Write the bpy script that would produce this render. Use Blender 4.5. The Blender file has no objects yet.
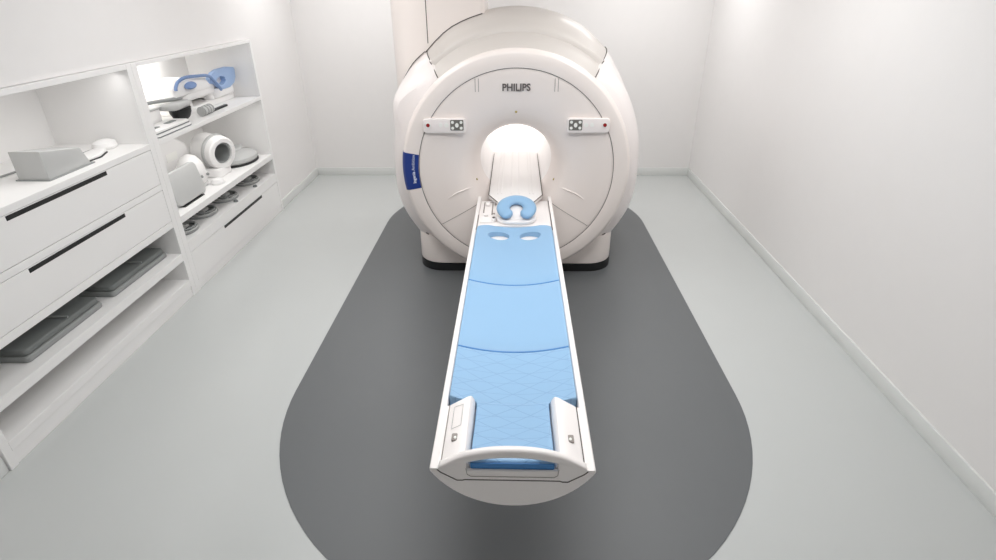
import bpy, bmesh, math, random
from mathutils import Vector, Matrix
random.seed(4)
scn = bpy.context.scene
COL = scn.collection
PI = math.pi

# ------------------------------------------------------------------ materials
def lin(c):
    return tuple(((v/255)/12.92 if v/255 <= .04045 else (((v/255)+.055)/1.055)**2.4) for v in c)+(1.0,)
def mat(name, rgb, rough=.45, metal=0, noise=0, nscale=8, bump=0, bscale=200, trans=0, emit=None, estr=0, coat=0, spec=.5):
    m = bpy.data.materials.new(name); m.use_nodes = True
    nt = m.node_tree; b = nt.nodes['Principled BSDF']
    b.inputs['Base Color'].default_value = lin(rgb)
    b.inputs['Roughness'].default_value = rough
    b.inputs['Metallic'].default_value = metal
    b.inputs['Specular IOR Level'].default_value = spec
    b.inputs['Coat Weight'].default_value = coat
    b.inputs['Coat Roughness'].default_value = .15
    if trans: b.inputs['Transmission Weight'].default_value = trans
    if emit:
        b.inputs['Emission Color'].default_value = lin(emit); b.inputs['Emission Strength'].default_value = estr
    tc = nt.nodes.new('ShaderNodeTexCoord')
    if noise:
        n = nt.nodes.new('ShaderNodeTexNoise'); n.inputs['Scale'].default_value = nscale; n.inputs['Detail'].default_value = 3
        nt.links.new(tc.outputs['Object'], n.inputs['Vector'])
        mx = nt.nodes.new('ShaderNodeMix'); mx.data_type = 'RGBA'
        c = lin(rgb)
        mx.inputs[6].default_value = tuple(v*(1-noise) for v in c[:3])+(1,)
        mx.inputs[7].default_value = tuple(min(1, v*(1+noise)) for v in c[:3])+(1,)
        nt.links.new(n.outputs['Fac'], mx.inputs[0]); nt.links.new(mx.outputs[2], b.inputs['Base Color'])
    if bump:
        n2 = nt.nodes.new('ShaderNodeTexNoise'); n2.inputs['Scale'].default_value = bscale
        nt.links.new(tc.outputs['Object'], n2.inputs['Vector'])
        bp = nt.nodes.new('ShaderNodeBump'); bp.inputs['Strength'].default_value = bump; bp.inputs['Distance'].default_value = .002
        nt.links.new(n2.outputs['Fac'], bp.inputs['Height']); nt.links.new(bp.outputs['Normal'], b.inputs['Normal'])
    return m

M = dict(
 wall   = mat('wall_paint', (236,234,233), .85, noise=.01, bump=.05, spec=.3),
 ceil   = mat('ceiling_paint', (240,239,238), .7, noise=.01),
 floor  = mat('floor_vinyl', (198,201,200), .26, noise=.012, nscale=3, bump=.03, bscale=400),
 mat    = mat('grey_vinyl', (101,104,106), .42, noise=.02, nscale=4, bump=.03, bscale=400),
 base   = mat('baseboard_paint', (226,228,226), .45, noise=.008),
 shell  = mat('scanner_shell', (241,232,227), .32, noise=.006, nscale=3, coat=.25),
 shell2 = mat('scanner_body', (240,233,231), .32, noise=.006, nscale=3, coat=.25),
 hood_shade  = mat('scanner_hood_shaded', (209,203,198), .42, noise=.006, nscale=3, coat=.05),  # shading on the hood put into its colour, darker than the shell
 bore   = mat('bore_plastic', (243,241,240), .4, noise=.006),
 seam   = mat('seam_gasket', (92,86,82), .7, noise=.03),
 seaml  = mat('light_gasket', (150,143,138), .7, noise=.03),
 black  = mat('black_plastic', (22,23,24), .45, noise=.05),
 keypad = mat('keypad_grey', (112,110,104), .5, noise=.02),
 button = mat('button_white', (240,240,236), .4, noise=.01),
 red    = mat('button_red', (150,22,24), .35, noise=.02),
 gold   = mat('sensor_gold', (178,160,96), .4, noise=.02),
 letter = mat('lettering_grey', (96,90,88), .5, noise=.02),
 letterw= mat('lettering_white', (222,228,240), .5, noise=.01),
 blue   = mat('plate_blue', (18,52,132), .35, noise=.02),
 table  = mat('table_plastic', (243,238,236), .34, noise=.006, nscale=4, coat=.2),
 white  = mat('cabinet_laminate', (240,239,238), .5, noise=.006),
 litw   = mat('white_laminate_back', (240,239,237), .5, noise=.005),
 wplas  = mat('white_plastic', (238,237,236), .4, noise=.01, coat=.1),
 gplas  = mat('grey_plastic', (188,189,188), .45, noise=.015),
 ggrey  = mat('mid_grey_pad', (150,153,152), .6, noise=.03, bump=.2),
 dgrey  = mat('dark_grey_pad', (120,124,123), .6, noise=.04, bump=.2),
 cable  = mat('cable_grey', (150,152,152), .5, noise=.02),
 bluep  = mat('blue_pad', (160,186,224), .5, noise=.02),
 bluep2 = mat('deep_blue_pad', (118,145,190), .5, noise=.02),
 added_disc = mat('added_disc_glow', (250,248,246), .5, noise=.001, emit=(255,250,247), estr=.8),  # emissive material of the added disc in the bore
 blamp  = mat('bore_strip', (255,255,255), .5, noise=.001, emit=(255,250,247), estr=.6),
 lamp   = mat('lamp_diffuser', (255,255,255), .5, noise=.001, emit=(255,253,250), estr=2),
)
# the mattress foam cover: smooth blue vinyl; the quilted one carries a triangular embossed line pattern
BLUE = (141,180,214)
M['matt'] = mat('blue_vinyl', BLUE, .45, noise=.012, nscale=5, bump=.06, bscale=300)
def quilt():
    m = mat('blue_vinyl_embossed', BLUE, .45)
    nt = m.node_tree; b = nt.nodes['Principled BSDF']
    tc = nt.nodes.new('ShaderNodeTexCoord')
    prev = None
    for ang in (0, 58, -58):
        mp = nt.nodes.new('ShaderNodeMapping'); mp.inputs['Rotation'].default_value = (0, 0, math.radians(ang))
        nt.links.new(tc.outputs['Object'], mp.inputs['Vector'])
        sp = nt.nodes.new('ShaderNodeSeparateXYZ'); nt.links.new(mp.outputs[0], sp.inputs[0])
        k = nt.nodes.new('ShaderNodeMath'); k.operation = 'MULTIPLY'; k.inputs[1].default_value = 12.5 if ang == 0 else 11.8
        nt.links.new(sp.outputs['Y' if ang == 0 else 'X'], k.inputs[0])
        pp = nt.nodes.new('ShaderNodeMath'); pp.operation = 'PINGPONG'; pp.inputs[1].default_value = .5
        nt.links.new(k.outputs[0], pp.inputs[0])
        lt = nt.nodes.new('ShaderNodeMapRange'); lt.inputs[1].default_value = 0; lt.inputs[2].default_value = .035
        lt.inputs[3].default_value = 0; lt.inputs[4].default_value = 1
        nt.links.new(pp.outputs[0], lt.inputs[0])
        if prev is None: prev = lt.outputs[0]
        else:
            mn = nt.nodes.new('ShaderNodeMath'); mn.operation = 'MINIMUM'
            nt.links.new(prev, mn.inputs[0]); nt.links.new(lt.outputs[0], mn.inputs[1]); prev = mn.outputs[0]
    mx = nt.nodes.new('ShaderNodeMix'); mx.data_type = 'RGBA'
    mx.inputs[6].default_value = lin((122,160,200)); mx.inputs[7].default_value = lin(BLUE)
    nt.links.new(prev, mx.inputs[0]); nt.links.new(mx.outputs[2], b.inputs['Base Color'])
    bp = nt.nodes.new('ShaderNodeBump'); bp.inputs['Strength'].default_value = .5; bp.inputs['Distance'].default_value = .0015
    nt.links.new(prev, bp.inputs['Height']); nt.links.new(bp.outputs['Normal'], b.inputs['Normal'])
    return m
M['quilt'] = quilt()
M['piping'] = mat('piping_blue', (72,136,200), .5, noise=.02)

# ------------------------------------------------------------------ object helpers
ORG = {}
def thing(name, label, cat, loc=(0,0,0), group=None):
    o = bpy.data.objects.new(name, None); COL.objects.link(o); o.location = loc; o.empty_display_size = .1
    o['label'] = label; o['category'] = cat
    if group: o['group'] = group
    ORG[o.name] = Vector(loc); return o
def obj(name, bm, m, parent=None, label=None, smooth=True, angle=35, local=False):
    """bmesh in world coordinates -> one mesh object (shifted into its parent's frame)"""
    if parent is not None and not local:
        bmesh.ops.translate(bm, vec=-ORG[parent.name], verts=bm.verts)
    bmesh.ops.recalc_face_normals(bm, faces=bm.faces)
    me = bpy.data.meshes.new(name); bm.to_mesh(me); bm.free()
    if smooth:
        me.polygons.foreach_set('use_smooth', [True]*len(me.polygons))
        me.set_sharp_from_angle(angle=math.radians(angle))
    me.materials.append(m)
    o = bpy.data.objects.new(name, me); COL.objects.link(o)
    if parent is not None:
        o.parent = parent; ORG[o.name] = ORG[parent.name]
    else: ORG[o.name] = Vector((0,0,0))
    if label: o['label'] = label
    return o
def solo(name, bm, m, label, cat, loc, group=None, **k):
    """a thing made of one mesh, origin at loc"""
    bmesh.ops.translate(bm, vec=-Vector(loc), verts=bm.verts)
    o = obj(name, bm, m, None, **k); o.location = loc
    ORG[o.name] = Vector(loc)
    o['label'] = label; o['category'] = cat
    if group: o['group'] = group
    return o
def struct(name, bm, m, **k):
    o = obj(name, bm, m, None, **k); o['kind'] = 'structure'; return o
def NB(): return bmesh.new()
def box(bm, x0, x1, y0, y1, z0, z1, bev=0, seg=2):
    r = bmesh.ops.create_cube(bm, size=1, matrix=Matrix.Translation(((x0+x1)/2,(y0+y1)/2,(z0+z1)/2)) @ Matrix.Diagonal((x1-x0,y1-y0,z1-z0,1)))
    if bev:
        es = list({e for v in r['verts'] for e in v.link_edges})
        bmesh.ops.bevel(bm, geom=es, offset=bev, segments=seg, profile=.5, affect='EDGES')
    return bm
def B(*a, **k): return box(NB(), *a, **k)
def prism(bm, pts, a0, a1, axis='z', bev=0, seg=2):
    """polygon pts extruded along an axis. axis z: pts (x,y); y: pts (x,z); x: pts (y,z)"""
    def P(p, a): return {'z':(p[0],p[1],a), 'y':(p[0],a,p[1]), 'x':(a,p[0],p[1])}[axis]
    v0 = [bm.verts.new(P(p,a0)) for p in pts]; v1 = [bm.verts.new(P(p,a1)) for p in pts]
    n = len(pts); fs = [bm.faces.new(v0), bm.faces.new(v1[::-1])]
    for i in range(n): fs.append(bm.faces.new((v0[i], v1[i], v1[(i+1)%n], v0[(i+1)%n])))
    bmesh.ops.recalc_face_normals(bm, faces=fs)
    if bev:
        es = list({e for f in fs[:2] for e in f.edges})
        bmesh.ops.bevel(bm, geom=es, offset=bev, segments=seg, profile=.5, affect='EDGES')
    return bm
def rrect(x0, x1, y0, y1, r, n=6):
    if not isinstance(r, (list,tuple)): r = [r]*4
    out = []
    for (cx, cy, a, rr) in ((x1-r[0], y1-r[0], 0, r[0]), (x0+r[1], y1-r[1], 90, r[1]), (x0+r[2], y0+r[2], 180, r[2]), (x1-r[3], y0+r[3], 270, r[3])):
        for i in range(n+1):
            t = math.radians(a+90*i/n); out.append((cx+rr*math.cos(t), cy+rr*math.sin(t)))
    return out
def ellipse(cx, cy, a, b, n=32): return [(cx+a*math.cos(2*PI*i/n), cy+b*math.sin(2*PI*i/n)) for i in range(n)]
CX, CZ = .006, 1.06
def polar(th, r, y, cx=CX, cz=CZ):           # th clockwise from the top as seen from the front, degrees
    t = math.radians(th); return Vector((cx+r*math.sin(t), y, cz+r*math.cos(t)))
def revolve(bm, prof, t0=0, t1=360, n=128, rfun=None, zmin=None, cx=CX, cz=CZ, close_ends=False):
    """prof: list of (y, r) or (y, fn(theta)->r)"""
    full = abs(t1-t0-360) < 1e-6
    rings = []
    for i in range(n if full else n+1):
        th = t0+(t1-t0)*i/n; ring = []
        for (y, r) in prof:
            rr = r(th) if callable(r) else r
            p = polar(th, rr, y, cx, cz)
            if zmin is not None and p.z < zmin: p.z = zmin
            ring.append(bm.verts.new(p))
        rings.append(ring)
    N = len(rings)
    for i in range(N if full else N-1):
        a, b = rings[i], rings[(i+1)%N]
        for j in range(len(prof)-1): bm.faces.new((a[j], a[j+1], b[j+1], b[j]))
    if close_ends and not full:
        bm.faces.new(rings[0][::-1]); bm.faces.new(rings[-1])
    return bm
def tube(bm, pts, r, n=8, closed=False, flat=1.0, up=None):
    pts = [Vector(p) for p in pts]; N = len(pts); rings = []
    prev = None
    for i, p in enumerate(pts):
        if closed: d = pts[(i+1)%N]-pts[(i-1)%N]
        else: d = pts[min(i+1,N-1)]-pts[max(i-1,0)]
        d.normalize()
        u = Vector(up) if up else (prev if prev is not None else (Vector((0,0,1)) if abs(d.z) < .9 else Vector((1,0,0))))
        a = (u-d*u.dot(d))
        if a.length < 1e-5: a = d.orthogonal()
        a.normalize(); prev = a; b = d.cross(a)
        rr = r(i/(N-1)) if callable(r) else r
        rings.append([bm.verts.new(p+a*(rr*flat*math.cos(2*PI*k/n))+b*(rr*math.sin(2*PI*k/n))) for k in range(n)])
    for i in range(N if closed else N-1):
        a, b = rings[i], rings[(i+1)%N]
        for k in range(n): bm.faces.new((a[k], a[(k+1)%n], b[(k+1)%n], b[k]))
    if not closed: bm.faces.new(rings[0][::-1]); bm.faces.new(rings[-1])
    return bm
def lathe(bm, prof, c=(0,0,0), n=40, sx=1, sy=1):
    """prof (r,z) about vertical axis, closed with caps where r==0"""
    rings = []
    for (r, z) in prof:
        if r < 1e-6: rings.append([bm.verts.new((c[0],c[1],c[2]+z))])
        else: rings.append([bm.verts.new((c[0]+r*sx*math.cos(2*PI*i/n), c[1]+r*sy*math.sin(2*PI*i/n), c[2]+z)) for i in range(n)])
    for a, b in zip(rings, rings[1:]):
        for i in range(n):
            j = (i+1)%n
            if len(a) == 1 and len(b) == 1: continue
            if len(a) == 1: bm.faces.new((a[0], b[j], b[i]))
            elif len(b) == 1: bm.faces.new((a[i], a[j], b[0]))
            else: bm.faces.new((a[i], a[j], b[j], b[i]))
    return bm
def loft(bm, rows, cap=True):
    V = [[bm.verts.new(p) for p in r] for r in rows]; n = len(rows[0])
    for a, b in zip(V, V[1:]):
        for i in range(n): bm.faces.new((a[i], a[(i+1)%n], b[(i+1)%n], b[i]))
    if cap: bm.faces.new(V[0][::-1]); bm.faces.new(V[-1])
    return bm
def smooth_path(pts, n=8):
    pts = [Vector(p) for p in pts]; out = []
    for i in range(len(pts)-1):
        p0, p1, p2, p3 = pts[max(i-1,0)], pts[i], pts[i+1], pts[min(i+2,len(pts)-1)]
        for k in range(n):
            t = k/n
            out.append(.5*((2*p1)+(p2-p0)*t+(2*p0-5*p1+4*p2-p3)*t*t+(3*p1-p0-3*p2+p3)*t**3))
    out.append(pts[-1]); return out
def subtract(o, cutters):
    """apply boolean differences, leaving plain mesh data and no cutter behind"""
    for bm in cutters:
        bmesh.ops.recalc_face_normals(bm, faces=bm.faces)
        me = bpy.data.meshes.new('cut'); bm.to_mesh(me); bm.free()
        c = bpy.data.objects.new('cut', me); COL.objects.link(c); c.location = o.parent.location if o.parent else (0,0,0)
        md = o.modifiers.new('b', 'BOOLEAN'); md.operation = 'DIFFERENCE'; md.object = c; md.solver = 'EXACT'
        bpy.context.view_layer.update()
        ev = o.evaluated_get(bpy.context.evaluated_depsgraph_get())
        nm = bpy.data.meshes.new_from_object(ev)
        o.modifiers.clear(); old = o.data; o.data = nm; bpy.data.objects.remove(c); bpy.data.meshes.remove(me)
        nm.name = old.name
def text_bm(s, size, bold=0.0, depth=.001, align='CENTER', shear=0):
    cu = bpy.data.curves.new('txt', 'FONT'); cu.body = s; cu.size = size; cu.align_x = align; cu.align_y = 'CENTER'
    cu.offset = bold; cu.extrude = depth; cu.resolution_u = 3; cu.shear = shear
    o = bpy.data.objects.new('txt', cu); COL.objects.link(o); bpy.context.view_layer.update()
    me = bpy.data.meshes.new_from_object(o.evaluated_get(bpy.context.evaluated_depsgraph_get()))
    bm = NB(); bm.from_mesh(me); bpy.data.objects.remove(o); bpy.data.meshes.remove(me); bpy.data.curves.remove(cu)
    return bm

# ------------------------------------------------------------------ the room
XL, XR, YB, YF, HC = -2.969, 2.55, 8.13, -1.6, 3.2
UX0, UX1 = -3.72, -2.94          # shelving: back and front planes
UY0, UY1, UZ = 2.31, 6.66, 2.0
struct('floor', B(XL-.95, XR+.1, YF-.1, YB+.1, -.1, 0), M['floor'], smooth=False)
struct('ceiling', B(XL-.95, XR+.1, YF-.1, YB+.1, HC, HC+.1), M['ceil'], smooth=False)
struct('wall_back', B(XL-.95, XR+.1, YB, YB+.1, 0, HC), M['wall'], smooth=False)
struct('wall_front', B(XL-.95, XR+.1, YF-.1, YF, 0, HC), M['wall'], smooth=False)
struct('wall_right', B(XR, XR+.1, YF, YB, 0, HC), M['wall'], smooth=False)
w = NB()
box(w, XL-.9, XL, UY1, YB, 0, HC); box(w, XL-.9, XL, YF, UY0, 0, HC); box(w, XL-.9, XL, UY0, UY1, UZ, HC)
box(w, XL-.9, UX0-.001, UY0, UY1, 0, UZ)
struct('wall_left', w, M['wall'], smooth=False)
def board(pts): return prism(NB(), pts, 0, 1)
BH, BT = .112, .016
struct('baseboard_back', B(XL, XR, YB-BT, YB, 0, BH, bev=.003), M['base'])
struct('baseboard_right', B(XR-BT, XR, YF, YB-BT, 0, BH, bev=.003), M['base'])
b = NB(); box(b, XL, XL+BT, UY1+.004, YB-BT, 0, BH, bev=.003); box(b, XL, XL+BT, YF, UY0-.004, 0, BH, bev=.003)
struct('baseboard_left', b, M['base'])
struct('baseboard_front', B(XL+BT, XR-BT, YF, YF+BT, 0, BH, bev=.003), M['base'])

# grey capsule-shaped floor covering
pts = []
for i in range(49): t = PI*i/48; pts.append((1.522*math.cos(t), 6.22+1.522*math.sin(t)))
for i in range(49): t = PI+PI*i/48; pts.append((1.522*math.cos(t), 3.07+1.61*math.sin(t)))
solo('floor_mat', prism(NB(), pts, 0, .004), M['mat'], 'dark grey floor mat with rounded ends under the scanner and its table', 'floor mat', (0,4.6,0), smooth=False)

# ------------------------------------------------------------------ the scanner
G = thing('mri_scanner', 'large white round mri scanner with a glowing bore, standing on the dark grey mat', 'mri scanner', (CX, 5.6, 0))
def sstep(a, b, x):
    t = max(0, min(1, (x-a)/(b-a))); return t*t*(3-2*t)
# face: shallow dish that flares smoothly into the bore
face_prof = [(4.806,.848),(4.803,.83),(4.808,.78),(4.815,.70),(4.825,.62),(4.838,.55),(4.856,.49),(4.88,.445),(4.92,.405),(4.98,.372),(5.06,.348),(5.16,.335),(5.24,.333)]
def face_y(r):
    f = sorted([(r_, y_) for y_, r_ in face_prof[1:]])
    for (r0,y0),(r1,y1) in zip(f, f[1:]):
        if r0 <= r <= r1: return y0+(y1-y0)*(r-r0)/(r1-r0)
    return 4.803
obj('face_panel', revolve(NB(), face_prof, n=160), M['shell'], G)
# front ring with a bright chamfer
ring_prof = [(4.815,.849),(4.80,.853),(4.797,.862),(4.799,.962),(4.803,.971),(4.820,.988),(4.830,.995),(4.85,1.0),(4.88,.998),(4.93,.985),(4.99,.968)]
obj('front_ring', revolve(NB(), ring_prof, n=160), M['shell'], G)
obj('seam', tube(NB(), [polar(i*2, .8505, 4.8015) for i in range(180)], .0022, 6, closed=True), M['seam'], G, label='fine dark circular seam')
# body
def Rh(th):
    a = abs(th); return 1.268-.033*sstep(26, 42, a)
def Rb(th):
    t = ((th+180) % 360)-180
    if t >= 0: r = 1.235-.030*sstep(40, 50, t)-.050*sstep(46, 66, t)
    else: r = 1.235+.015*sstep(40, 50, -t)-.095*sstep(60, 79, -t)
    return r+.045*sstep(88, 116, abs(t))
TH_ = [(4.97,.955),(4.985,.985),(5.02,1.040),(5.10,1.082),(5.17,1.122),(5.27,-.060),(5.35,-.028),(5.45,-.008),(5.6,0),(7,0)]
TB_ = [(4.97,.955),(4.985,.99),(5.0,1.02),(5.03,-.085),(5.08,-.045),(5.15,-.018),(5.25,-.004),(5.4,0),(7,0)]
def tab(T_, y, R):
    for (a, ra), (b, rb) in zip(T_, T_[1:]):
        if a <= y <= b:
            ra = ra if ra > .5 else R+ra; rb = rb if rb > .5 else R+rb
            return ra+(rb-ra)*(y-a)/(b-a)
    return R
def brow(y):
    def f(th):
        t = abs(((th+180) % 360)-180); R = Rb(th)
        if t < 40.5: return min(tab(TH_, y, 1.2), 1.2)-.03
        k = sstep(43, 66, t)
        return tab(TH_, y, R)*(1-k)+tab(TB_, y, R)*k
    return f
body_prof = [(4.97,.955)]+[(y, brow(y)) for y in (4.985,5.0,5.015,5.03,5.055,5.08,5.11,5.14,5.17,5.21,5.25,5.30,5.35,5.4,5.45,5.6,6.0)]
body_prof += [(6.2,lambda t: Rb(t)-.01),(6.35,lambda t: Rb(t)-.04),(6.45,lambda t: Rb(t)-.10),(6.5,lambda t: Rb(t)-.2),(6.51,.8),(6.5,.6),(6.46,.48),(6.4,.40),(6.36,.35),(6.33,.3335)]
obj('body_cover', revolve(NB(), body_prof, n=360, zmin=.05), M['shell2'], G)
# bore tube
bt = revolve(NB(), [(5.235,.3335),(5.5,.3335),(6.34,.3335)], n=96)
obj('bore_tube', bt, M['bore'], G)
br = revolve(NB(), [(5.60,.331),(5.60,.325),(5.64,.325),(5.64,.331)], t0=-70, t1=70, n=60, close_ends=True)
obj('bore_light', br, M['blamp'], G, label='curved light strip in the bore')
obj('added_light_disc', prism(NB(), [(polar(i*7.5,.332,0).x, polar(i*7.5,.332,0).z) for i in range(48)], 6.30, 6.315, axis='y'), M['added_disc'], G, label='added glowing white disc at the far end of the bore')  # no real screen: emissive disc added to whiten the bore's far end
# hood over the top
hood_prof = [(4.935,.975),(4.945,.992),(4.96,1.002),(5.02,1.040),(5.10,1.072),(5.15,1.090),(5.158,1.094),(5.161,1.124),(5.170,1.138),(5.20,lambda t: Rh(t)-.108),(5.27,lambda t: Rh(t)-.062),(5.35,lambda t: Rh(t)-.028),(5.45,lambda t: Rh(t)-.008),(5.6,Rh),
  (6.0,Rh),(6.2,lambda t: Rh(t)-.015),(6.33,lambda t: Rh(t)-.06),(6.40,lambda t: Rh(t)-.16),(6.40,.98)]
obj('top_hood', revolve(NB(), hood_prof, t0=-41, t1=41, n=80, close_ends=True), M['hood_shade'], G)
for s in (-1, 1):
    pth = [polar(s*41.2, (r(s*41.2) if callable(r) else r)+.004, y) for y, r in hood_prof[2:-5]]
    obj('seam', tube(NB(), pth, .0045, 6), M['seam'], G, label='dark seam beside the hood')
# turret (cold-head cover) rising to the ceiling at the left rear
TX0, TX1, TY0, TY1 = -1.165, -.275, 5.43, 6.3
plan = rrect(TX0, TX1, TY0, TY1, [.12, .25, .36, .05], 10)
tz = NB()
botz = [1.06+math.sqrt(max(.0, 1.20**2-(x-CX)**2)) if abs(x-CX) < 1.2 else 1.06 for x, y in plan]
lo = [(x, y, max(1.3, z-.12)) for (x, y), z in zip(plan, botz)]
hi = [(x, y, HC-.03) for x, y in plan]
loft(tz, [lo, hi])
TU = obj('turret', tz, M['shell'], G)
obj('ceiling_collar', prism(NB(), rrect(TX0-.03, TX1+.03, TY0-.03, TY1+.03, [.14,.27,.38,.07], 10), HC-.04, HC-.001, bev=.004), M['shell2'], G)
sx = -.79
pt = [(sx, TY0-.001, z) for z in (HC-.04, 2.8, 2.4, 2.2, 2.045)]
obj('seam', tube(NB(), pt, .0035, 6), M['seam'], G, label='dark vertical seam on the turret')
# junction seam where the turret meets the hood and shoulder
pth = []
for (x, y) in rrect(TX0-.002, TX1+.002, TY0-.002, TY1, [.12, .25, .36, .05], 16):
    if y < TY0+.42 and x < TX1+.01:
        th = math.degrees(math.asin(max(-1, min(1, (x-CX)/1.262))))
        R = (Rh(th)-.008 if abs(th) < 41 else Rb(th))
        if abs(x-CX) < R: pth.append((x, y, CZ+math.sqrt(R*R-(x-CX)**2)+.002))
pth.sort(key=lambda p: p[0])
pth2 = [p for p in pth if p[0] < TX1-.02 and p[2] > 1.5]
dense = []
for a, c in zip(pth2, pth2[1:]):
    for k in range(6):
        x = a[0]+(c[0]-a[0])*k/6; y = a[1]+(c[1]-a[1])*k/6
        th = math.degrees(math.asin((x-CX)/1.262)); R = (Rh(th)-.008 if abs(th) < 41 else Rb(th))
        dense.append((x, y, CZ+math.sqrt(R*R-(x-CX)**2)+.001))
obj('seam', tube(NB(), dense, .004, 6), M['seam'], G, label='dark seam at the foot of the turret')
# foot
obj('foot_cover', prism(NB(), rrect(CX-.95, CX+.95, 4.95, 6.35, .24, 10), .082, .37, bev=.012, seg=3), M['shell'], G)
obj('plinth', prism(NB(), rrect(CX-.952, CX+.952, 4.945, 6.3, .24, 10), .0045, .081), M['black'], G, label='black plinth')
for s in (-1, 1):
    obj('seam', tube(NB(), [(CX+s*.84, 4.995, .373), (CX+s*.905, 5.08, .372)], .006, 6), M['seam'], G)
# seams, grooves and ridges on the face
def onface(x, z, lift=.001):
    r = math.hypot(x-CX, z-CZ); return Vector((x, face_y(r)-lift, z))
for a, c in (((-.668,.556),(-.33,.735)), ((.665,.545),(.31,.752))):
    P = [onface(a[0]+(c[0]-a[0])*i/12, a[1]+(c[1]-a[1])*i/12) for i in range(13)]
    obj('seam', tube(NB(), P, .0026, 6), M['seaml'], G, label='fine diagonal seam on the face')
for xa in (-.332, -.305, .322, .349):
    P = [onface(xa, 1.725+.105*i/4, .0005) for i in range(5)]
    obj('groove', tube(NB(), P, .0022, 6), M['seaml'], G)
for s in (-1, 1):
    P = smooth_path([onface(CX+s*.61, .795, 0), onface(CX+s*.54, .84, .0), onface(CX+s*.45, .872, .002), onface(CX+s*.36, .886, .0)], 6)
    obj('ridge', tube(NB(), P, lambda t: .001+.008*math.sin(PI*min(1, t*.9+.1))**.6, 8, flat=.7), M['shell'], G)
for (x, z) in ((.006,1.556),(-.351,.931),(.355,.928)):
    q = onface(x, z, 0)
    bm = NB(); bmesh.ops.create_uvsphere(bm, u_segments=12, v_segments=8, radius=.011, matrix=Matrix.Translation(q) @ Matrix.Diagonal((1,.4,1,1)))
    obj('sensor', bm, M['gold'], G, label='small gold sensor dot')
# control panels
for s in (-1, 1):
    x_in, x_out = CX+s*.425, CX+s*.785
    x0, x1 = min(x_in, x_out), max(x_in, x_out)
    cp = obj('control_panel', prism(NB(), rrect(x0, x1, 1.395, 1.515, .028, 5), 4.835, 4.772, axis='y', bev=.006, seg=3), M['shell2'], G)
    kx = CX+s*.498
    kp = obj('keypad', prism(NB(), rrect(kx-.056, kx+.056, 1.418, 1.506, .008, 3), 4.774, 4.769, axis='y'), M['keypad'], cp)
    for dx in (-1, 1):
        for dz in (-1, 1):
            bx, bz = kx+dx*.036, 1.462+dz*.024
            obj('button', prism(NB(), ellipse(bx, bz, .0125, .0125, 16), 4.77, 4.7655, axis='y'), M['button'], cp)
    obj('button', prism(NB(), ellipse(kx, 1.462, .015, .019, 20), 4.77, 4.7655, axis='y'), M['button'], cp)
    for k, (rx, rz) in enumerate(((.020,.017),(.016,.018))):
        ex = CX+s*(.585+.05*k)
        obj('touch_key', prism(NB(), ellipse(ex, 1.462, rx, rz, 20), 4.773, 4.7695, axis='y'), M['button'], cp)
    obj('stop_button', prism(NB(), ellipse(CX+s*.742, 1.462, .024, .024, 20), 4.773, 4.769, axis='y'), M['button'], cp)
    obj('stop_button', prism(NB(), ellipse(CX+s*.742, 1.462, .0155, .0155, 20), 4.77, 4.763, axis='y', bev=.002), M['red'], cp, label='dark red round button')
# maker's lettering on the face
tb = text_bm('PHILIPS', .078, bold=.0022, depth=.0015)
bmesh.ops.transform(tb, matrix=Matrix.Translation((CX, 4.8085, 1.757)) @ Matrix.Rotation(PI/2, 4, 'X') @ Matrix.Diagonal((.94,1,1,1)), verts=tb.verts)
xs = [v.co.x for v in tb.verts]; sc = .232/(max(xs)-min(xs)); 
bmesh.ops.transform(tb, matrix=Matrix.Translation((CX,0,1.757)) @ Matrix.Diagonal((sc,1,sc*1.0,1)) @ Matrix.Translation((-CX,0,-1.757)), verts=tb.verts)
obj('logo', tb, M['letter'], G, label='grey lettering', smooth=False)
# blue plate on the ring
pl = revolve(NB(), [(y-.003, r+(.003 if r > .96 else 0)) for y, r in [(4.80,.8535),(4.797,.862),(4.799,.962),(4.803,.971),(4.820,.988),(4.830,.995),(4.85,1.0),(4.88,.998),(4.90,.993)]], t0=259.6, t1=279.6, n=20)
bp = obj('name_plate', pl, M['blue'], G, label='deep blue plate with white lettering')
bmesh_all = NB()
for s_, off, sz, bo in (('Ingenia', -1, .038, .0012), ('Ambition', 1, .038, 0)):
    tb = text_bm(s_, sz, bold=bo, depth=.0006, align='RIGHT' if off < 0 else 'LEFT')
    # reading upward, following the plate's curve
    for v in tb.verts:
        u = v.co.x + (-.004 if off < 0 else .006)   # along the text
        h = v.co.y                                   # up in text = towards the ring's outside
        th = 270+math.degrees((u-.003)/.91)
        q = polar(th, .900+h, 4.794-.0005-v.co.z)
        v.co = q
    me = bpy.data.meshes.new('t'); tb.to_mesh(me); tb.free(); bmesh_all.from_mesh(me); bpy.data.meshes.remove(me)
obj('lettering', bmesh_all, M['letterw'], bp, smooth=False)

# couch carrier inside the bore
BZ = .838
obj('bore_bridge', prism(NB(), [(-.233,4.80),(-.148,4.62),(.166,4.62),(.243,4.80),(.243,6.295),(-.233,6.295)], .806, BZ, bev=.006), M['bore'], G)
obj('bridge_support', B(-.19, .20, 4.95, 6.29, .74, .806), M['bore'], G)
for x in (-.155, -.12, -.03, .04, .135, .165):
    obj('bridge_rib', B(x-.006, x+.006, 4.83, 6.28, BZ-.002, BZ+.004, bev=.0015, seg=1), M['bore'], G)
for s in (-1, 1):
    P = smooth_path([(CX+s*.240, 6.2, BZ+.001), (CX+s*.240, 5.5, BZ+.001), (CX+s*.240, 4.80, BZ+.001)], 4)+[(CX+s*.158, 4.615, BZ+.001)]
    obj('seam', tube(NB(), P, lambda t: .0042-.0028*(1-t), 6), M['seam'], G, label='dark gap beside the bore bridge')

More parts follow.
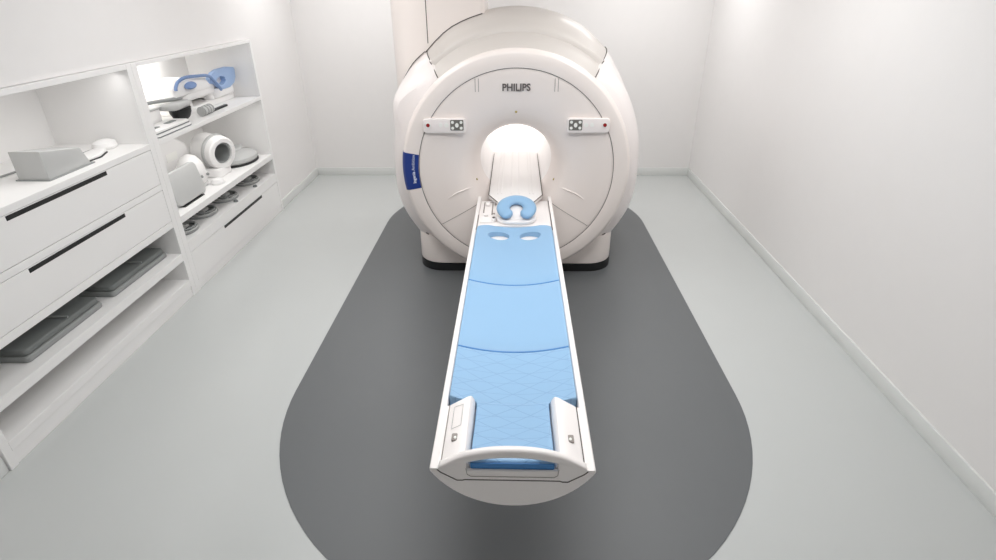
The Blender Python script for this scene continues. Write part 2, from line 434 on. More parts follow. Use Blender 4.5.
# ------------------------------------------------------------------ the patient table
T = thing('patient_table', 'long white mri patient table cantilevered from the scanner, under the blue mattress', 'patient table', (-.003, 3.9, 0.0045))
TC = -.003
hull = []
R_, zc = .382, .979
a0 = math.asin(.33/R_)
for i in range(25):
    a = -a0+2*a0*i/24; hull.append((TC+R_*math.sin(a), zc-R_*math.cos(a)))
hull += [(TC+.331,.797),(TC+.327,.804),(TC+.303,.804),(TC+.299,.799),(TC+.297,.753),(TC-.297,.753),(TC-.299,.799),(TC-.303,.804),(TC-.327,.804),(TC-.331,.797)]
def hsc(k, dz=0): return [((x-TC)*k+TC, .80+(z-.80)*k+dz) for x, z in hull]
rows = []
for y, k in ((1.6158,.975),(1.6162,.987),(1.619,.996),(1.626,1.0),(1.64,1.0),(4.86,1.0)):
    rows.append([(x, y, z) for x, z in hsc(k)])
obj('tabletop', loft(NB(), rows), M['table'], T, angle=30)
obj('pedestal', prism(NB(), rrect(TC-.2, TC+.2, 3.2, 4.78, .08, 5), .0045, .64, bev=.01), M['table'], T)
# rim seams
obj('seam', tube(NB(), [(TC+.288, y, .8030) for y in (1.622, 1.9, 1.99)], .0028, 6), M['seam'], T)
obj('seam', tube(NB(), [(TC-.288, y, .8030) for y in (1.622, 1.9, 1.99)], .0022, 6), M['seaml'], T)
obj('seam', tube(NB(), [(TC+.301, y, .801) for y in (4.08, 4.4, 4.75)], .004, 6), M['seam'], T)
obj('seam', tube(NB(), [(TC-.301, y, .801) for y in (4.08, 4.4)], .003, 6), M['seam'], T)
# head-end deck
deck = prism(NB(), [(TC-.297,4.19),(TC+.297,4.19),(TC+.297,4.775),(TC-.297,4.775)], .75, .79, bev=.004)
obj('head_deck', deck, M['table'], T)
# coil sockets on the left of the deck
sk = obj('socket', B(-.285,-.175,4.24,4.72,.788,.802, bev=.004), M['table'], T)
for (x0,x1,y0,y1) in ((-.268,-.258,4.45,4.70),(-.25,-.19,4.69,4.70),(-.196,-.186,4.40,4.70),(-.19,-.165,4.42,4.435)):
    obj('slot', B(x0,x1,y0,y1,.801,.806, bev=.001, seg=1), M['seaml'], T)
obj('latch', B(-.25,-.215,4.60,4.66,.802,.822, bev=.005), M['table'], T)
obj('latch', B(-.19,-.155,4.26,4.36,.79,.82, bev=.006), M['table'], T)
obj('latch_pin', prism(NB(), ellipse(-.172,4.29,.012,.014,16), .815,.826), M['seam'], T)
obj('latch', B(-.26,-.22,4.36,4.40,.802,.818, bev=.005), M['table'], T)
# side blocks at the foot end
for s in (-1, 1):
    obj('rail_filler', B(*sorted((TC+s*.289, TC+s*.304)), 1.6162, 1.99, .758, .804, bev=.002), M['table'], T)
for s in (-1, 1):
    cs = [(.285,.758),(.285,.806),(.280,.810),(.205,.842),(.192,.843),(.186,.838),(.176,.816),(.173,.800),(.173,.758)]
    bk = NB(); yb = 1.995
    rws = []
    for y in (1.632, 1.75, 1.9, yb-.006, yb):
        k = .004 if y == yb else 0
        rws.append([(TC+s*x+(0), y+(.03*max(0,(.285-x))/.112 if y >= yb-.01 else 0), z-(k if z > .79 else 0)) for x, z in cs])
    loft(bk, rws)
    o = obj('side_block', bk, M['table'], T, angle=28)
    if s < 0:
        fr = tube(NB(), [(TC-.262,1.82,.8220),(TC-.262,1.96,.8220),(TC-.222,1.965,.8370),(TC-.222,1.83,.8370)], .0012, 5, closed=True)
        obj('outline', fr, M['gplas'], o)
    kx, ky = TC+s*.243, 1.765
    zz = .842-(.243-.205)*.37+.0
    obj('key_socket', prism(NB(), rrect(kx-.012, kx+.012, ky-.021, ky+.021, .006, 4), zz-.01, zz+.003, bev=.001), M['seaml'], o)
    obj('key_socket', prism(NB(), ellipse(kx-s*.003, ky-.005, .006, .008, 16), zz, zz+.006, bev=.002), M['button'], o)
# end cap with the opening for the mattress, and the arched handle
ec = [(-.299,.803),(-.285,.786),(-.222,.745),(.222,.745),(.285,.786),(.299,.803),(.292,.812),(.182,.852),(.182,.800),(.176,.795),(-.176,.795),(-.182,.800),(-.182,.852),(-.292,.812)]
bm = NB()
prism(bm, [(TC+x, z) for x, z in ec], 1.6135, 1.63, axis='y')
obj('end_cap', bm, M['table'], T)
obj('end_wall', B(TC-.300, TC+.300, 1.6160, 1.6225, .7525, .7985, bev=.001, seg=1), M['table'], T)
sp = [(-.299,.801),(-.285,.786),(-.222,.7445),(-.20,.7445),(-.19,.748),(.19,.748),(.20,.7425),(.222,.7425),(.285,.786),(.299,.801)]
obj('seam', tube(NB(), [(TC+x, 1.6135, z-.001) for x, z in sp], .0026, 6), M['seam'], T, label='dark seam round the end cap')
obj('seam', tube(NB(), [(TC-.184,1.6115,.81),(TC-.180,1.6115,.778),(TC-.165,1.6115,.767),(TC+.165,1.6115,.767),(TC+.180,1.6115,.778),(TC+.184,1.6115,.81)], .0012, 6), M['seaml'], T)
rows = []
for i in range(41):
    x = -.294+.588*i/40; u = abs(x)/.294
    zc_ = .803+.082*(1-u**2.1) if u < 1 else .803
    hh = .012+.011*(1-sstep(.62, 1, u))
    yc = 1.632-.004*(1-u)
    ring = []
    for k in range(12):
        a = 2*PI*k/12
        ca, sa = math.cos(a), math.sin(a)
        ring.append((TC+x, yc+.019*math.copysign(abs(ca)**.7, ca), zc_+hh*math.copysign(abs(sa)**.7, sa)))
    rows.append(ring)
obj('handle', loft(NB(), rows), M['table'], T, angle=60)

# ------------------------------------------------------------------ mattress
MT = thing('mattress', 'light blue three-section mattress lying on the white patient table', 'mattress', (TC, 2.9, .753))
def ztop(x): return .784+.042*(x/.29)**2
def section(rowsdef, m, nc=22):
    bm = NB(); rows = []
    for (y, w, dz) in rowsdef:
        e = min(.012, w*.3)
        pts = [(-w,.7545), (-w, ztop(w)-.014+dz), (-w+e*.35, ztop(w)-.004+dz), (-w+e, ztop(w-e)+dz)]
        inner = [(-w+e+(2*(w-e))*i/nc) for i in range(1, nc)]
        pts += [(x, ztop(x)+dz) for x in inner]
        pts += [(w-e, ztop(w-e)+dz), (w-e*.35, ztop(w)-.004+dz), (w, ztop(w)-.014+dz), (w,.7545)]
        rows.append([(TC+x, y, max(z, .7545)) for x, z in pts])
    loft(bm, rows)
    return obj('mattress_section', bm, m, MT, angle=50)
W = .2955
def ends(y0, y1, w, n=8):
    r = [(y0, w-.006, -.022), (y0+.0015, w-.002, -.010), (y0+.005, w, -.004), (y0+.011, w, -.0005)]
    r += [(y0+.011+(y1-y0-.022)*i/n, w, 0) for i in range(1, n)]
    r += [(y1-.011, w, -.0005), (y1-.005, w, -.004), (y1-.0015, w-.002, -.010), (y1, w-.006, -.022)]
    return r
# foot section: narrow between the side blocks, wide beyond
NW = .168
rd = [(1.628,NW-.004,.016),(1.629,NW-.001,.030),(1.634,NW,.040),(1.643,NW,.045),(1.66,NW,.046),(1.72,NW,.037),(1.80,NW,.021),(1.88,NW,.006),(1.95,NW,0),(2.012,NW,0),(2.024,NW+.003,0),(2.0325,NW+.012,-.001),(2.0335,W-.03,-.002),(2.036,W-.008,-.002),(2.044,W-.001,0),(2.062,W,0)]
rd += [(y,W,0) for y in (2.2,2.3,2.42)]+[(2.439,W,-.0005),(2.445,W,-.004),(2.4485,W-.002,-.010),(2.450,W-.006,-.022)]
section(rd, M['quilt'])
section(ends(2.452, 3.198, W), M['matt'])
hd = ends(3.200, 4.08, W)[:-4]
for i in range(0, 10):
    a = PI/2*i/9; hd.append((4.08+.10*math.sin(a), W-.002-.12*(1-math.cos(a)), -.0005-(.014 if i == 9 else .004 if i == 8 else 0)))
hd.append((4.182, W-.13, -.024))
HS = section(hd, M['matt'])
cuts = []
for s in (-1, 1):
    c_ = prism(NB(), ellipse(TC+.002+s*.121, 3.985, .082, .078, 40), .70, .95); bmesh.ops.translate(c_, vec=-ORG[MT.name], verts=c_.verts); cuts.append(c_)
subtract(HS, cuts)
HS.data.polygons.foreach_set('use_smooth', [True]*len(HS.data.polygons)); HS.data.set_sharp_from_angle(angle=math.radians(40))

# deep blue piping in the joints and a deep blue end band at the foot
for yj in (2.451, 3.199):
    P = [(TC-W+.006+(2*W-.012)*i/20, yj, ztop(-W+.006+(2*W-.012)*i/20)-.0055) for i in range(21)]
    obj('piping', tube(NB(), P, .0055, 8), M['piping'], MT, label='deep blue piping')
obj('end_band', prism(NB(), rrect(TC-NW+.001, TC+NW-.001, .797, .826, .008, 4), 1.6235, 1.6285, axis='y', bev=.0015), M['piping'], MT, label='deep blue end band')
# ------------------------------------------------------------------ headrest
HR = thing('headrest', 'white head holder with a light blue horseshoe cushion at the head of the mattress', 'headrest', (.012, 4.38, .79))
HX, HY = .014, 4.40
tilt = Matrix.Translation((HX, HY-.14, .815)) @ Matrix.Rotation(math.radians(13), 4, 'X') @ Matrix.Translation((-HX, -(HY-.14), -.815))
bm = NB()
prism(bm, rrect(HX-.165, HX+.165, HY-.20, HY+.13, [.13,.13,.11,.11], 8), .791, .822, bev=.01, seg=3)
obj('head_holder', bm, M['table'], HR)
bm = prism(NB(), ellipse(HX, HY-.005, .158, .15, 40), .79, .832, bev=.012, seg=3)
bmesh.ops.transform(bm, matrix=tilt, verts=bm.verts)
obj('cushion_tray', bm, M['table'], HR)
bm = NB(); path = []
for i in range(49):
    a = math.radians(-64+ (308)*i/48)       # gap facing the foot end
    path.append((HX+.108*math.cos(a), HY-.035+.125*math.sin(a), .858))
def rcush(t): return .056*(1-.45*max(0, 1-t/.06)**2-.45*max(0, 1-(1-t)/.06)**2)
tube(bm, path, lambda t: rcush(t), 16, up=(0,0,1), flat=.52)
bmesh.ops.transform(bm, matrix=tilt, verts=bm.verts)
obj('cushion', bm, M['matt'], HR, label='light blue horseshoe cushion', angle=70)

# ------------------------------------------------------------------ shelving units built into the left wall
def panel(name, par, *a, m='white', bev=.002, label=None): return obj(name, B(*a, bev=bev, seg=1), M[m], par, label=label)
def drawer(par, y0, y1, z0, z1, hy0, hy1):
    d = panel('drawer', par, UX1-.022, UX1-.001, y0, y1, z0, z1)
    b = obj('handle', B(UX1-.006, UX1+.001, hy0, hy1, z1-.033, z1-.004, bev=.001, seg=1), M['black'], d, label='black recessed handle')
    obj('drawer_box', B(UX0+.1, UX1-.022, y0+.01, y1-.01, z0+.012, z1-.008), M['white'], d)
    return d
C1 = thing('shelf_cabinet', 'built-in white cabinet with two black-handled drawers above two open shelves', 'cabinet', (UX1, 3.39, 0))
A0, A1 = UY0, 4.47
for y in ((A0, A0+.055), (A1-.06, A1)): panel('side_panel', C1, UX0, UX1, y[0], y[1], 0, UZ-.003)
panel('back_panel', C1, UX0, UX0+.015, A0+.055, A1-.06, .09, UZ-.04)
panel('top_panel', C1, UX0, UX1, A0+.055, A1-.06, UZ-.04, UZ-.003)
panel('worktop', C1, UX0+.015, UX1, A0+.055, A1-.06, 1.35, 1.395)
drawer(C1, A0+.058, A1-.063, 1.064, 1.346, 2.95, 3.85)
panel('rail', C1, UX0+.015, UX1, A0+.055, A1-.06, 1.012, 1.060)
drawer(C1, A0+.058, A1-.063, .734, 1.008, 2.95, 3.89)
panel('rail', C1, UX0+.015, UX1, A0+.055, A1-.06, .675, .730)
panel('shelf', C1, UX0+.015, UX1, A0+.055, A1-.06, .355, .425)
panel('bottom_panel', C1, UX0+.015, UX1, A0+.055, A1-.06, .10, .165)
panel('plinth', C1, UX1-.03, UX1-.008, A0+.055, A1-.06, 0, .098)
C2 = thing('shelf_cabinet', 'built-in white cabinet of open coil shelves above one long drawer, nearer the back wall', 'cabinet', (UX1, 5.565, 0))
D0, D1 = 4.471, UY1
for y in ((D0, D0+.07), (D1-.045, D1)): panel('side_panel', C2, UX0, UX1, y[0], y[1], 0, UZ-.003)
panel('back_panel', C2, UX0, UX0+.015, D0+.07, D1-.045, .09, UZ-.04, m='litw')
panel('top_panel', C2, UX0, UX1, D0+.07, D1-.045, UZ-.035, UZ-.003)
panel('shelf', C2, UX0+.015, UX1, D0+.07, D1-.045, 1.355, 1.392)
panel('shelf', C2, UX0+.015, UX1, D0+.07, D1-.045, .66, .72)
panel('shelf', C2, UX0+.015, UX1, D0+.07, D1-.045, .375, .48)
drawer(C2, D0+.073, D1-.048, .085, .372, 5.20, 6.14)
panel('plinth', C2, UX1-.03, UX1-.008, D0+.07, D1-.045, 0, .083)
obj('light_strip', B(UX0+.31, UX0+.34, D0+.12, D1-.7, UZ-.05, UZ-.036), M['lamp'], C2, label='light strip under the top panel')

# ---- things on the shelves
ZT, ZM, ZS, ZC, ZA = 1.392, .72, .48, 1.395, .425
# blue and white knee coil
K = thing('knee_coil', 'white coil cradle with blue arched padding on the top open shelf', 'coil', (-3.30, 6.0, ZT))
bm = NB()
prism(bm, rrect(-3.56, -3.20, 5.50, 6.58, .07, 6), ZT, ZT+.06, bev=.012, seg=3)
obj('base', bm, M['wplas'], K)
for (x, y) in ((-3.27,5.66),(-3.47,5.66),(-3.27,6.10),(-3.47,6.10)):
    bm = NB(); lathe(bm, [(0,.05),(.05,.05),(.055,.07),(.048,.13),(.04,.16),(0,.165)], (x,y,ZT), 20)
    obj('support', bm, M['wplas'], K)
bm = NB(); prism(bm, rrect(-3.52, -3.16, 5.42, 6.14, .12, 8), ZT+.13, ZT+.235, bev=.03, seg=3); obj('cradle', bm, M['wplas'], K)
bm = NB(); prism(bm, rrect(-3.46, -3.17, 6.10, 6.56, .09, 6), ZT+.06, ZT+.16, bev=.03, seg=3); obj('rear_cradle', bm, M['wplas'], K)
arc = smooth_path([(-3.13,5.30,ZT+.27),(-3.13,5.31,ZT+.30),(-3.13,5.37,ZT+.34),(-3.13,5.50,ZT+.36),(-3.13,5.72,ZT+.345),(-3.13,5.93,ZT+.318),(-3.13,6.03,ZT+.25),(-3.13,6.11,ZT+.175),(-3.14,6.15,ZT+.15)], 8)
obj('arch_pad', tube(NB(), arc, .015, 10), M['bluep2'], K, label='blue arched pad')
bm = NB(); prism(bm, [(5.29,.19),(5.31,.28),(5.42,.335),(5.70,.335),(5.92,.30),(6.04,.19)], -3.46, -3.15, axis='x', bev=.03, seg=3)
bmesh.ops.translate(bm, vec=(0,0,ZT), verts=bm.verts); obj('shell', bm, M['wplas'], K)
bm = NB()
# shell-like blue pad, open in the middle
prof = [(5.98,.235),(6.02,.285),(6.10,.325),(6.22,.345),(6.44,.345),(6.585,.325),(6.60,.30),(6.585,.22),(6.53,.165),(6.42,.135),(6.26,.135),(6.19,.16),(6.14,.20)]
prism(bm, prof, -3.215, -3.16, axis='x', bev=.012, seg=3)
bmesh.ops.translate(bm, vec=(0,0,ZT), verts=bm.verts)
SP = obj('saddle_pad', bm, M['bluep'], K, label='light blue shell-shaped pad with an opening', angle=50)
cc = NB(); prism(cc, [(6.13+.0*1, .235),(6.17,.265),(6.25,.275),(6.33,.255),(6.34,.215),(6.28,.185),(6.20,.19)], -3.4, -3.0, axis='x')
bmesh.ops.translate(cc, vec=(0,0,ZT), verts=cc.verts); bmesh.ops.translate(cc, vec=-ORG[K.name], verts=cc.verts)
subtract(SP, [cc])
bm = NB(); prism(bm, rrect(6.08,6.42,.16,.30,.03,4), -3.26, -3.217, axis='x', bev=.01); bmesh.ops.translate(bm, vec=(0,0,ZT), verts=bm.verts); obj('pad_backing', bm, M['wplas'], K)
bm = lathe(NB(), [(0,.0),(.10,.0),(.11,.008),(.085,.018),(0,.022)], (0,0,0), 28, .32, 1)
bmesh.ops.transform(bm, matrix=Matrix.Translation((-3.145,5.58,ZT+.275)) @ Matrix.Rotation(math.radians(70), 4, 'Y'), verts=bm.verts)
obj('oval_pad', bm, M['bluep2'], K, label='blue oval pad')
# grey tray with black underside
Y = thing('coil_tray', 'pale grey box tray with grey handle and black bowl, left of the blue-padded coil', 'tray', (-3.30, 5.0, ZT))
bm = NB(); prism(bm, rrect(-3.46,-3.205,4.74,5.12,.04,5), ZT, ZT+.15, bev=.01); obj('body', bm, M['wplas'], Y)
bm = NB(); prism(bm, rrect(-3.47,-3.195,4.72,5.14,.05,5), ZT+.15, ZT+.17, bev=.006); obj('tray_top', bm, M['gplas'], Y)
obj('handle', tube(NB(), smooth_path([(-3.16,5.40,ZT+.19),(-3.18,5.1,ZT+.215),(-3.19,4.82,ZT+.235)], 6), .016, 10), M['ggrey'], Y, label='long grey handle')
bm = NB(); lathe(bm, [(0,0),(.06,.006),(.11,.035),(.14,.08),(.145,.12),(0,.12)], (-3.14,5.30,ZT), 28, .6, .85); obj('bowl', bm, M['black'], Y, label='black rounded bowl')
bm = NB(); prism(bm, rrect(-3.30,-3.07,5.12,5.42,.06,5), ZT+.12, ZT+.18, bev=.02, seg=3); obj('cover', bm, M['gplas'], Y)
# flat slotted coils, two stacked
def plate(z, label, slots, x1=-2.965):
    t = thing('flat_coil', label, 'coil', (x1-.11, 4.98, z), 'flat coils on the top open shelf')
    bm = NB(); prism(bm, rrect(x1-.21, x1, 4.58, 5.16, .05, 6), z, z+.026, bev=.006, seg=2); obj('plate', bm, M['wplas'], t)
    bm = NB(); prism(bm, rrect(x1-.212, x1+.002, 4.578, 5.162, .052, 6), z+.002, z+.010); obj('edge_band', bm, M['dgrey'], t)
    if slots:
        for y in (4.74, 5.0):
            bm = NB(); prism(bm, rrect(x1-.13, x1-.075, y-.075, y+.075, .026, 6), z+.024, z+.028); obj('slot', bm, M['dgrey'], t, label='dark oval slot')
    return t
plate(ZT, 'flat white coil plate, lower of the two stacked on the top open shelf', False)
plate(ZT+.0265, 'flat white coil plate with dark slots, upper of the two on the top open shelf', True, -2.98)
# ribbed grey cylinder coil + black strap
R2 = thing('strap_coil', 'small grey ribbed coil with a black strap, under the blue pads at the shelf edge', 'coil', (-3.05, 5.6, ZT))
obj('barrel', tube(NB(), [(-3.05,5.49,ZT+.046),(-3.05,5.68,ZT+.046)], .042, 20), M['gplas'], R2)
for y in (5.50, 5.56, 5.61, 5.66):
    obj('rib', tube(NB(), [(-3.05,y-.005,ZT+.046),(-3.05,y+.005,ZT+.046)], .045, 20), M['ggrey'], R2)
bm = NB(); prism(bm, rrect(-3.09,-3.05,5.70,6.05,.015,4), ZT, ZT+.018, bev=.004); obj('strap', bm, M['black'], R2, label='black strap')

# middle shelf
H = thing('head_coil', 'white tubular head coil with grey opening lying on the middle open shelf', 'coil', (-3.2, 5.8, ZM))
def tubecoil(bm, c, d, L, ro, ri):
    d = Vector(d).normalized(); c = Vector(c); a = d.orthogonal().normalized(); b_ = d.cross(a); n = 40
    prof = [(0,ri),(0,ro-.02),(.012,ro-.004),(.03,ro),(L-.03,ro),(L-.012,ro-.004),(L,ro-.02),(L,ri)]
    rings = [[bm.verts.new(c+d*t+a*(r*math.cos(2*PI*i/n))+b_*(r*math.sin(2*PI*i/n))) for i in range(n)] for t, r in prof]
    for q, w_ in zip(rings, rings[1:]+rings[:1]):
        for i in range(n): bm.faces.new((q[i], q[(i+1)%n], w_[(i+1)%n], w_[i]))
    return bm
HDIR = (-.90,.38,.08)
obj('shell', tubecoil(NB(), (-3.08,5.78,ZM+.235), HDIR, .30, .172, .112), M['wplas'], H)
obj('collar', tubecoil(NB(), (-3.15,5.81,ZM+.241), HDIR, .035, .19, .165), M['gplas'], H, label='grey collar')
obj('lining', tubecoil(NB(), (-3.10,5.789,ZM+.237), HDIR, .25, .114, .106), M['ggrey'], H, label='grey lining')
bm = NB(); prism(bm, rrect(-3.36,-3.10,5.66,5.94,.05,5), ZM, ZM+.09, bev=.015); obj('foot', bm, M['wplas'], H)
Fx = thing('flexible_coil', 'flat grey flexible coil with a black edge at the far end of the middle shelf', 'coil', (-3.2, 6.30, ZM))
bm = NB(); lathe(bm, [(0,.025),(.95,.025),(1,.045),(.97,.075),(.8,.10),(.4,.125),(0,.13)], (0,0,0), 40, .19, .29)
bmesh.ops.translate(bm, vec=(-3.19,6.30,ZM), verts=bm.verts); obj('pad', bm, M['gplas'], Fx)
bm = NB(); prism(bm, ellipse(-3.185, 6.30, .188, .285, 40), ZM, ZM+.024, bev=.006); obj('edge', bm, M['black'], Fx, label='black lower edge')
bm = NB(); prism(bm, ellipse(-3.26, 6.34, .09, .16, 30), ZM+.11, ZM+.15, bev=.015); obj('hump', bm, M['gplas'], Fx)
S = thing('grey_coil_slab', 'pale grey rounded slab leaning near the left end of the middle shelf', 'coil', (-3.06, 4.97, ZM))
bm = NB(); prism(bm, rrect(4.72, 5.23, .004, .31, [.05,.03,.07,.06], 6), -.03, .03, axis='x', bev=.012, seg=3)
bmesh.ops.transform(bm, matrix=Matrix.Translation((-3.06,0,ZM+.004)) @ Matrix.Rotation(math.radians(-12), 4, 'Y'), verts=bm.verts)
obj('slab', bm, M['gplas'], S)
bm = B(-3.075,-3.02,4.78,5.14,ZM,ZM+.006); obj('rubber_edge', bm, M['black'], S, label='black lower edge')
Bx = thing('body_coil', 'large pale grey coil housing with a white sticker at the back of the middle shelf', 'coil', (-3.5, 5.2, ZM))
bm = NB(); prism(bm, [(4.70,0),(5.70,0),(5.86,.14),(5.74,.36),(5.5,.50),(4.80,.50),(4.68,.40)], -3.66, -3.43, axis='x', bev=.04, seg=4)
bmesh.ops.translate(bm, vec=(0,0,ZM), verts=bm.verts); obj('housing', bm, M['wplas'], Bx)
bm = B(-3.431,-3.427,5.34,5.53,ZM+.25,ZM+.33, bev=.001, seg=1); obj('sticker', bm, M['button'], Bx, label='white sticker')
N_ = thing('neck_coil', 'white domed neck coil with round feet, between the leaning grey slab and the tubular coil', 'coil', (-3.16, 5.40, ZM))
obj('dome', lathe(NB(), [(0,.04),(.13,.04),(.15,.09),(.145,.17),(.125,.24),(.08,.30),(.03,.325),(0,.33)], (-3.24,5.38,ZM), 36, .85, 1.1), M['wplas'], N_)
obj('base', lathe(NB(), [(0,0),(.10,0),(.11,.02),(.09,.045),(0,.05)], (-3.22,5.40,ZM), 30, .9, 1.2), M['gplas'], N_)
obj('front_cap', lathe(NB(), [(0,0),(.065,0),(.07,.02),(.05,.05),(0,.06)], (-3.05,5.48,ZM), 24), M['wplas'], N_)
for (x, y) in ((-3.115,5.33),(-3.10,5.42)):
    bm = NB(); bmesh.ops.create_uvsphere(bm, u_segments=12, v_segments=8, radius=.015, matrix=Matrix.Translation((x, y, ZM+.12))); obj('knob', bm, M['ggrey'], N_)

# ring coils on the slot shelf
spots = [(-3.12,4.80,'nearest the divider'),(-3.15,5.24,'second from the divider'),(-3.14,5.70,'third from the divider'),(-3.14,6.27,'farthest from the divider')]
for i, (x, y, w_) in enumerate(spots):
    t = thing('loop_coil', 'stack of grey loop coils on the narrow shelf above the drawer, '+w_, 'loop coil', (x, y, ZS), 'loop coils on the narrow shelf')
    for k, (rr, dz) in enumerate(((.14,.010),(.125,.028),(.10,.046))):
        q = tube(NB(), [(x+rr*math.cos(2*PI*j/32)*.9+.012*k, y+rr*math.sin(2*PI*j/32)*1.15, ZS+dz) for j in range(32)], .009, 8, closed=True)
        obj('loop', q, M['ggrey' if k != 1 else 'gplas'], t)
    obj('centre_box', B(x-.02,x+.045,y-.05,y+.05,ZS,ZS+.055, bev=.01), M['gplas'], t)
    obj('plug', B(x+.05,x+.075,y-.03,y+.045,ZS+.015,ZS+.04, bev=.004), M['dgrey'], t)
for (x, y, w_) in ((-2.975,5.60,'beside the third loop coil'),(-2.975,6.10,'beside the farthest loop coil')):
    bm = NB(); lathe(bm, [(0,0),(.022,0),(.024,.01),(.018,.022),(0,.026)], (x,y,ZS), 16)
    solo('cable_plug', bm, M['dgrey'], 'tiny dark plug at the narrow shelf edge, '+w_, 'plug', (x,y,ZS))

# counter of the left cabinet
P_ = thing('round_coil', 'small round white coil with a thin grey cable on the counter above the drawers', 'coil', (-3.21, 4.28, ZC))
obj('disc', lathe(NB(), [(0,0),(.085,0),(.10,.02),(.09,.05),(.05,.066),(0,.07)], (-3.21,4.28,ZC), 36, .8, 1.05), M['wplas'], P_)
obj('cable', tube(NB(), smooth_path([(-3.22,4.18,ZC+.02),(-3.28,4.0,ZC+.008),(-3.38,3.8,ZC+.008),(-3.42,3.4,ZC+.008),(-3.5,3.0,ZC+.008)], 6), .007, 8), M['cable'], P_)
Wd = thing('wedge_box', 'grey wedge-shaped box at the near end of the counter above the drawers', 'box', (-3.13, 3.66, ZC))
bm = NB(); prism(bm, [(3.45,0),(3.86,0),(3.80,.13),(3.45,.19)], -3.24, -3.03, axis='x', bev=.01); bmesh.ops.translate(bm, vec=(0,0,ZC), verts=bm.verts); obj('body', bm, M['gplas'], Wd)
obj('lip', B(-3.25,-3.02,3.44,3.88,ZC,ZC+.008), M['ggrey'], Wd)
bm = NB(); prism(bm, [(-3.20,3.90),(-3.08,3.88),(-3.07,4.02),(-3.12,4.16),(-3.22,4.18)], ZC+.006, ZC+.03, bev=.006)
Cp = thing('curved_plate', 'small white curved plate with a black underside beside the grey wedge box', 'plate', (-3.14,4.0,ZC))
obj('plate', bm, M['wplas'], Cp)
bm = NB(); prism(bm, [(-3.20,3.91),(-3.075,3.885),(-3.064,4.02),(-3.115,4.165),(-3.22,4.18)], ZC, ZC+.006); obj('underside', bm, M['black'], Cp, label='black underside')
# folded mats on the open shelf
for (y0, y1, lab, n) in ((3.62,4.36,'grey folded cushion at the right end of the upper open shelf', 2),(2.78,3.50,'grey folded cushion further left on the upper open shelf', 2)):
    t = thing('folded_cushion', lab, 'cushion', (-3.2,(y0+y1)/2,ZA), 'grey cushions on the upper open shelf')
    for k in range(n):
        bm = NB(); prism(bm, rrect(-3.60, -3.03-.01*k, y0+.01*k, y1-.015*k, .03, 4), ZA+.045*k, ZA+.043+.045*k, bev=.012, seg=3)
        obj('layer', bm, M['dgrey' if k else 'ggrey'], t)
    obj('strap', tube(NB(), smooth_path([(-3.5,(y0+y1)/2-.05,ZA+.094),(-3.3,(y0+y1)/2+.02,ZA+.10),(-3.05,(y0+y1)/2+.05,ZA+.094)], 5), .008, 8), M['ggrey'], t)

# ------------------------------------------------------------------ ceiling luminaires
def luminaire(x, y, w, d, power, lab, col=(1,1,1)):
    t = thing('ceiling_light', lab, 'ceiling light', (x, y, HC-.03), 'ceiling light panels')
    fr = NB()
    box(fr, x-w/2-.03, x+w/2+.03, y-d/2-.03, y-d/2, HC-.03, HC-.001); box(fr, x-w/2-.03, x+w/2+.03, y+d/2, y+d/2+.03, HC-.03, HC-.001)
    box(fr, x-w/2-.03, x-w/2, y-d/2, y+d/2, HC-.03, HC-.001); box(fr, x+w/2, x+w/2+.03, y-d/2, y+d/2, HC-.03, HC-.001)
    obj('frame', fr, M['base'], t, smooth=False)
    obj('diffuser', B(x-w/2, x+w/2, y-d/2, y+d/2, HC-.012, HC-.002), M['lamp'], t, smooth=False)
    L = bpy.data.lights.new('panel_light', 'AREA'); L.shape = 'RECTANGLE'; L.size = w; L.size_y = d; L.energy = power; L.color = col
    o = bpy.data.objects.new('panel_light', L); COL.objects.link(o); o.location = (x, y, HC-.035)
    return t
luminaire(-1.9, 7.0, 1.2, .6, 18, 'white ceiling light panel left of the scanner near the back wall')
luminaire(1.5, 7.0, 1.2, .6, 18, 'white ceiling light panel right of the scanner near the back wall')
luminaire(-1.6, 4.4, .9, 1.6, 13, 'white ceiling light panel between the scanner and the shelves')
luminaire(1.4, 4.4, .9, 1.6, 15, 'white ceiling light panel between the scanner and the right wall')
luminaire(0.0, 2.6, 1.8, 1.0, 37, 'white ceiling light panel above the middle of the table')
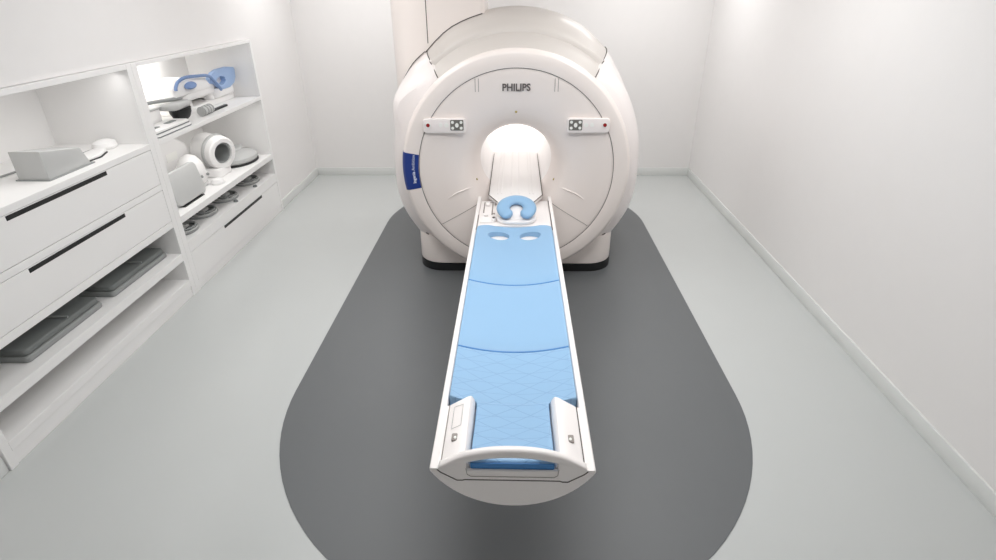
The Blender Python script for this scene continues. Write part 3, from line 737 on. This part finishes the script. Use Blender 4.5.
def area(name, loc, rot, sx, sy, e, col=(1,.98,.96)):
    L = bpy.data.lights.new(name, 'AREA'); L.shape = 'RECTANGLE'; L.size = sx; L.size_y = sy; L.energy = e; L.color = col
    o = bpy.data.objects.new(name, L); COL.objects.link(o); o.location = loc; o.rotation_euler = rot; return o
area('bore_lamp', (CX, 5.75, 1.375), (0,0,0), .3, .8, .8)
area('unseen_shelf_light', (UX0+.32, 5.25, UZ-.055), (0, math.radians(60), 0), .03, 1.3, 10)
area('unseen_shelf_light', (UX1-.08, 5.5, 1.345), (0, math.radians(20), 0), .03, 1.9, 2.6)  # unseen fill light added to brighten the middle shelf, no fixture
area('unseen_shelf_light', (UX1-.08, 3.4, UZ-.055), (0, math.radians(20), 0), .03, 1.9, 2.6)  # second added fill, also unseen, lifts the left cabinet's top bay

world = bpy.data.worlds.new('world'); scn.world = world; world.use_nodes = True
world.node_tree.nodes['Background'].inputs[0].default_value = (.9,.9,.9,1); world.node_tree.nodes['Background'].inputs[1].default_value = .3

# ------------------------------------------------------------------ camera
cam = bpy.data.cameras.new('camera'); co = bpy.data.objects.new('camera', cam); COL.objects.link(co)
cam.sensor_width = 36; cam.lens = 36*560.479/996; cam.clip_start = .05; cam.clip_end = 60
pi_, ya, ro = 0.4836, 0.0329, -0.0088
F = Vector((-math.sin(ya)*math.cos(pi_), math.cos(ya)*math.cos(pi_), -math.sin(pi_))); Rr = Vector((math.cos(ya), math.sin(ya), 0)); U = Rr.cross(F)
R2_ = Rr*math.cos(ro)+U*math.sin(ro); U2_ = -Rr*math.sin(ro)+U*math.cos(ro)
mw = Matrix.Identity(4)
for i in range(3): mw[i][0], mw[i][1], mw[i][2] = R2_[i], U2_[i], -F[i]
mw[2][3] = 2.5
co.matrix_world = mw
scn.camera = co

scn.view_settings.view_transform = 'Standard'; scn.view_settings.look = 'None'
scn.view_settings.gamma = 1; scn.view_settings.use_curve_mapping = False
scn.view_settings.exposure = 0.0
scn.cycles.max_bounces = 10; scn.cycles.diffuse_bounces = 6
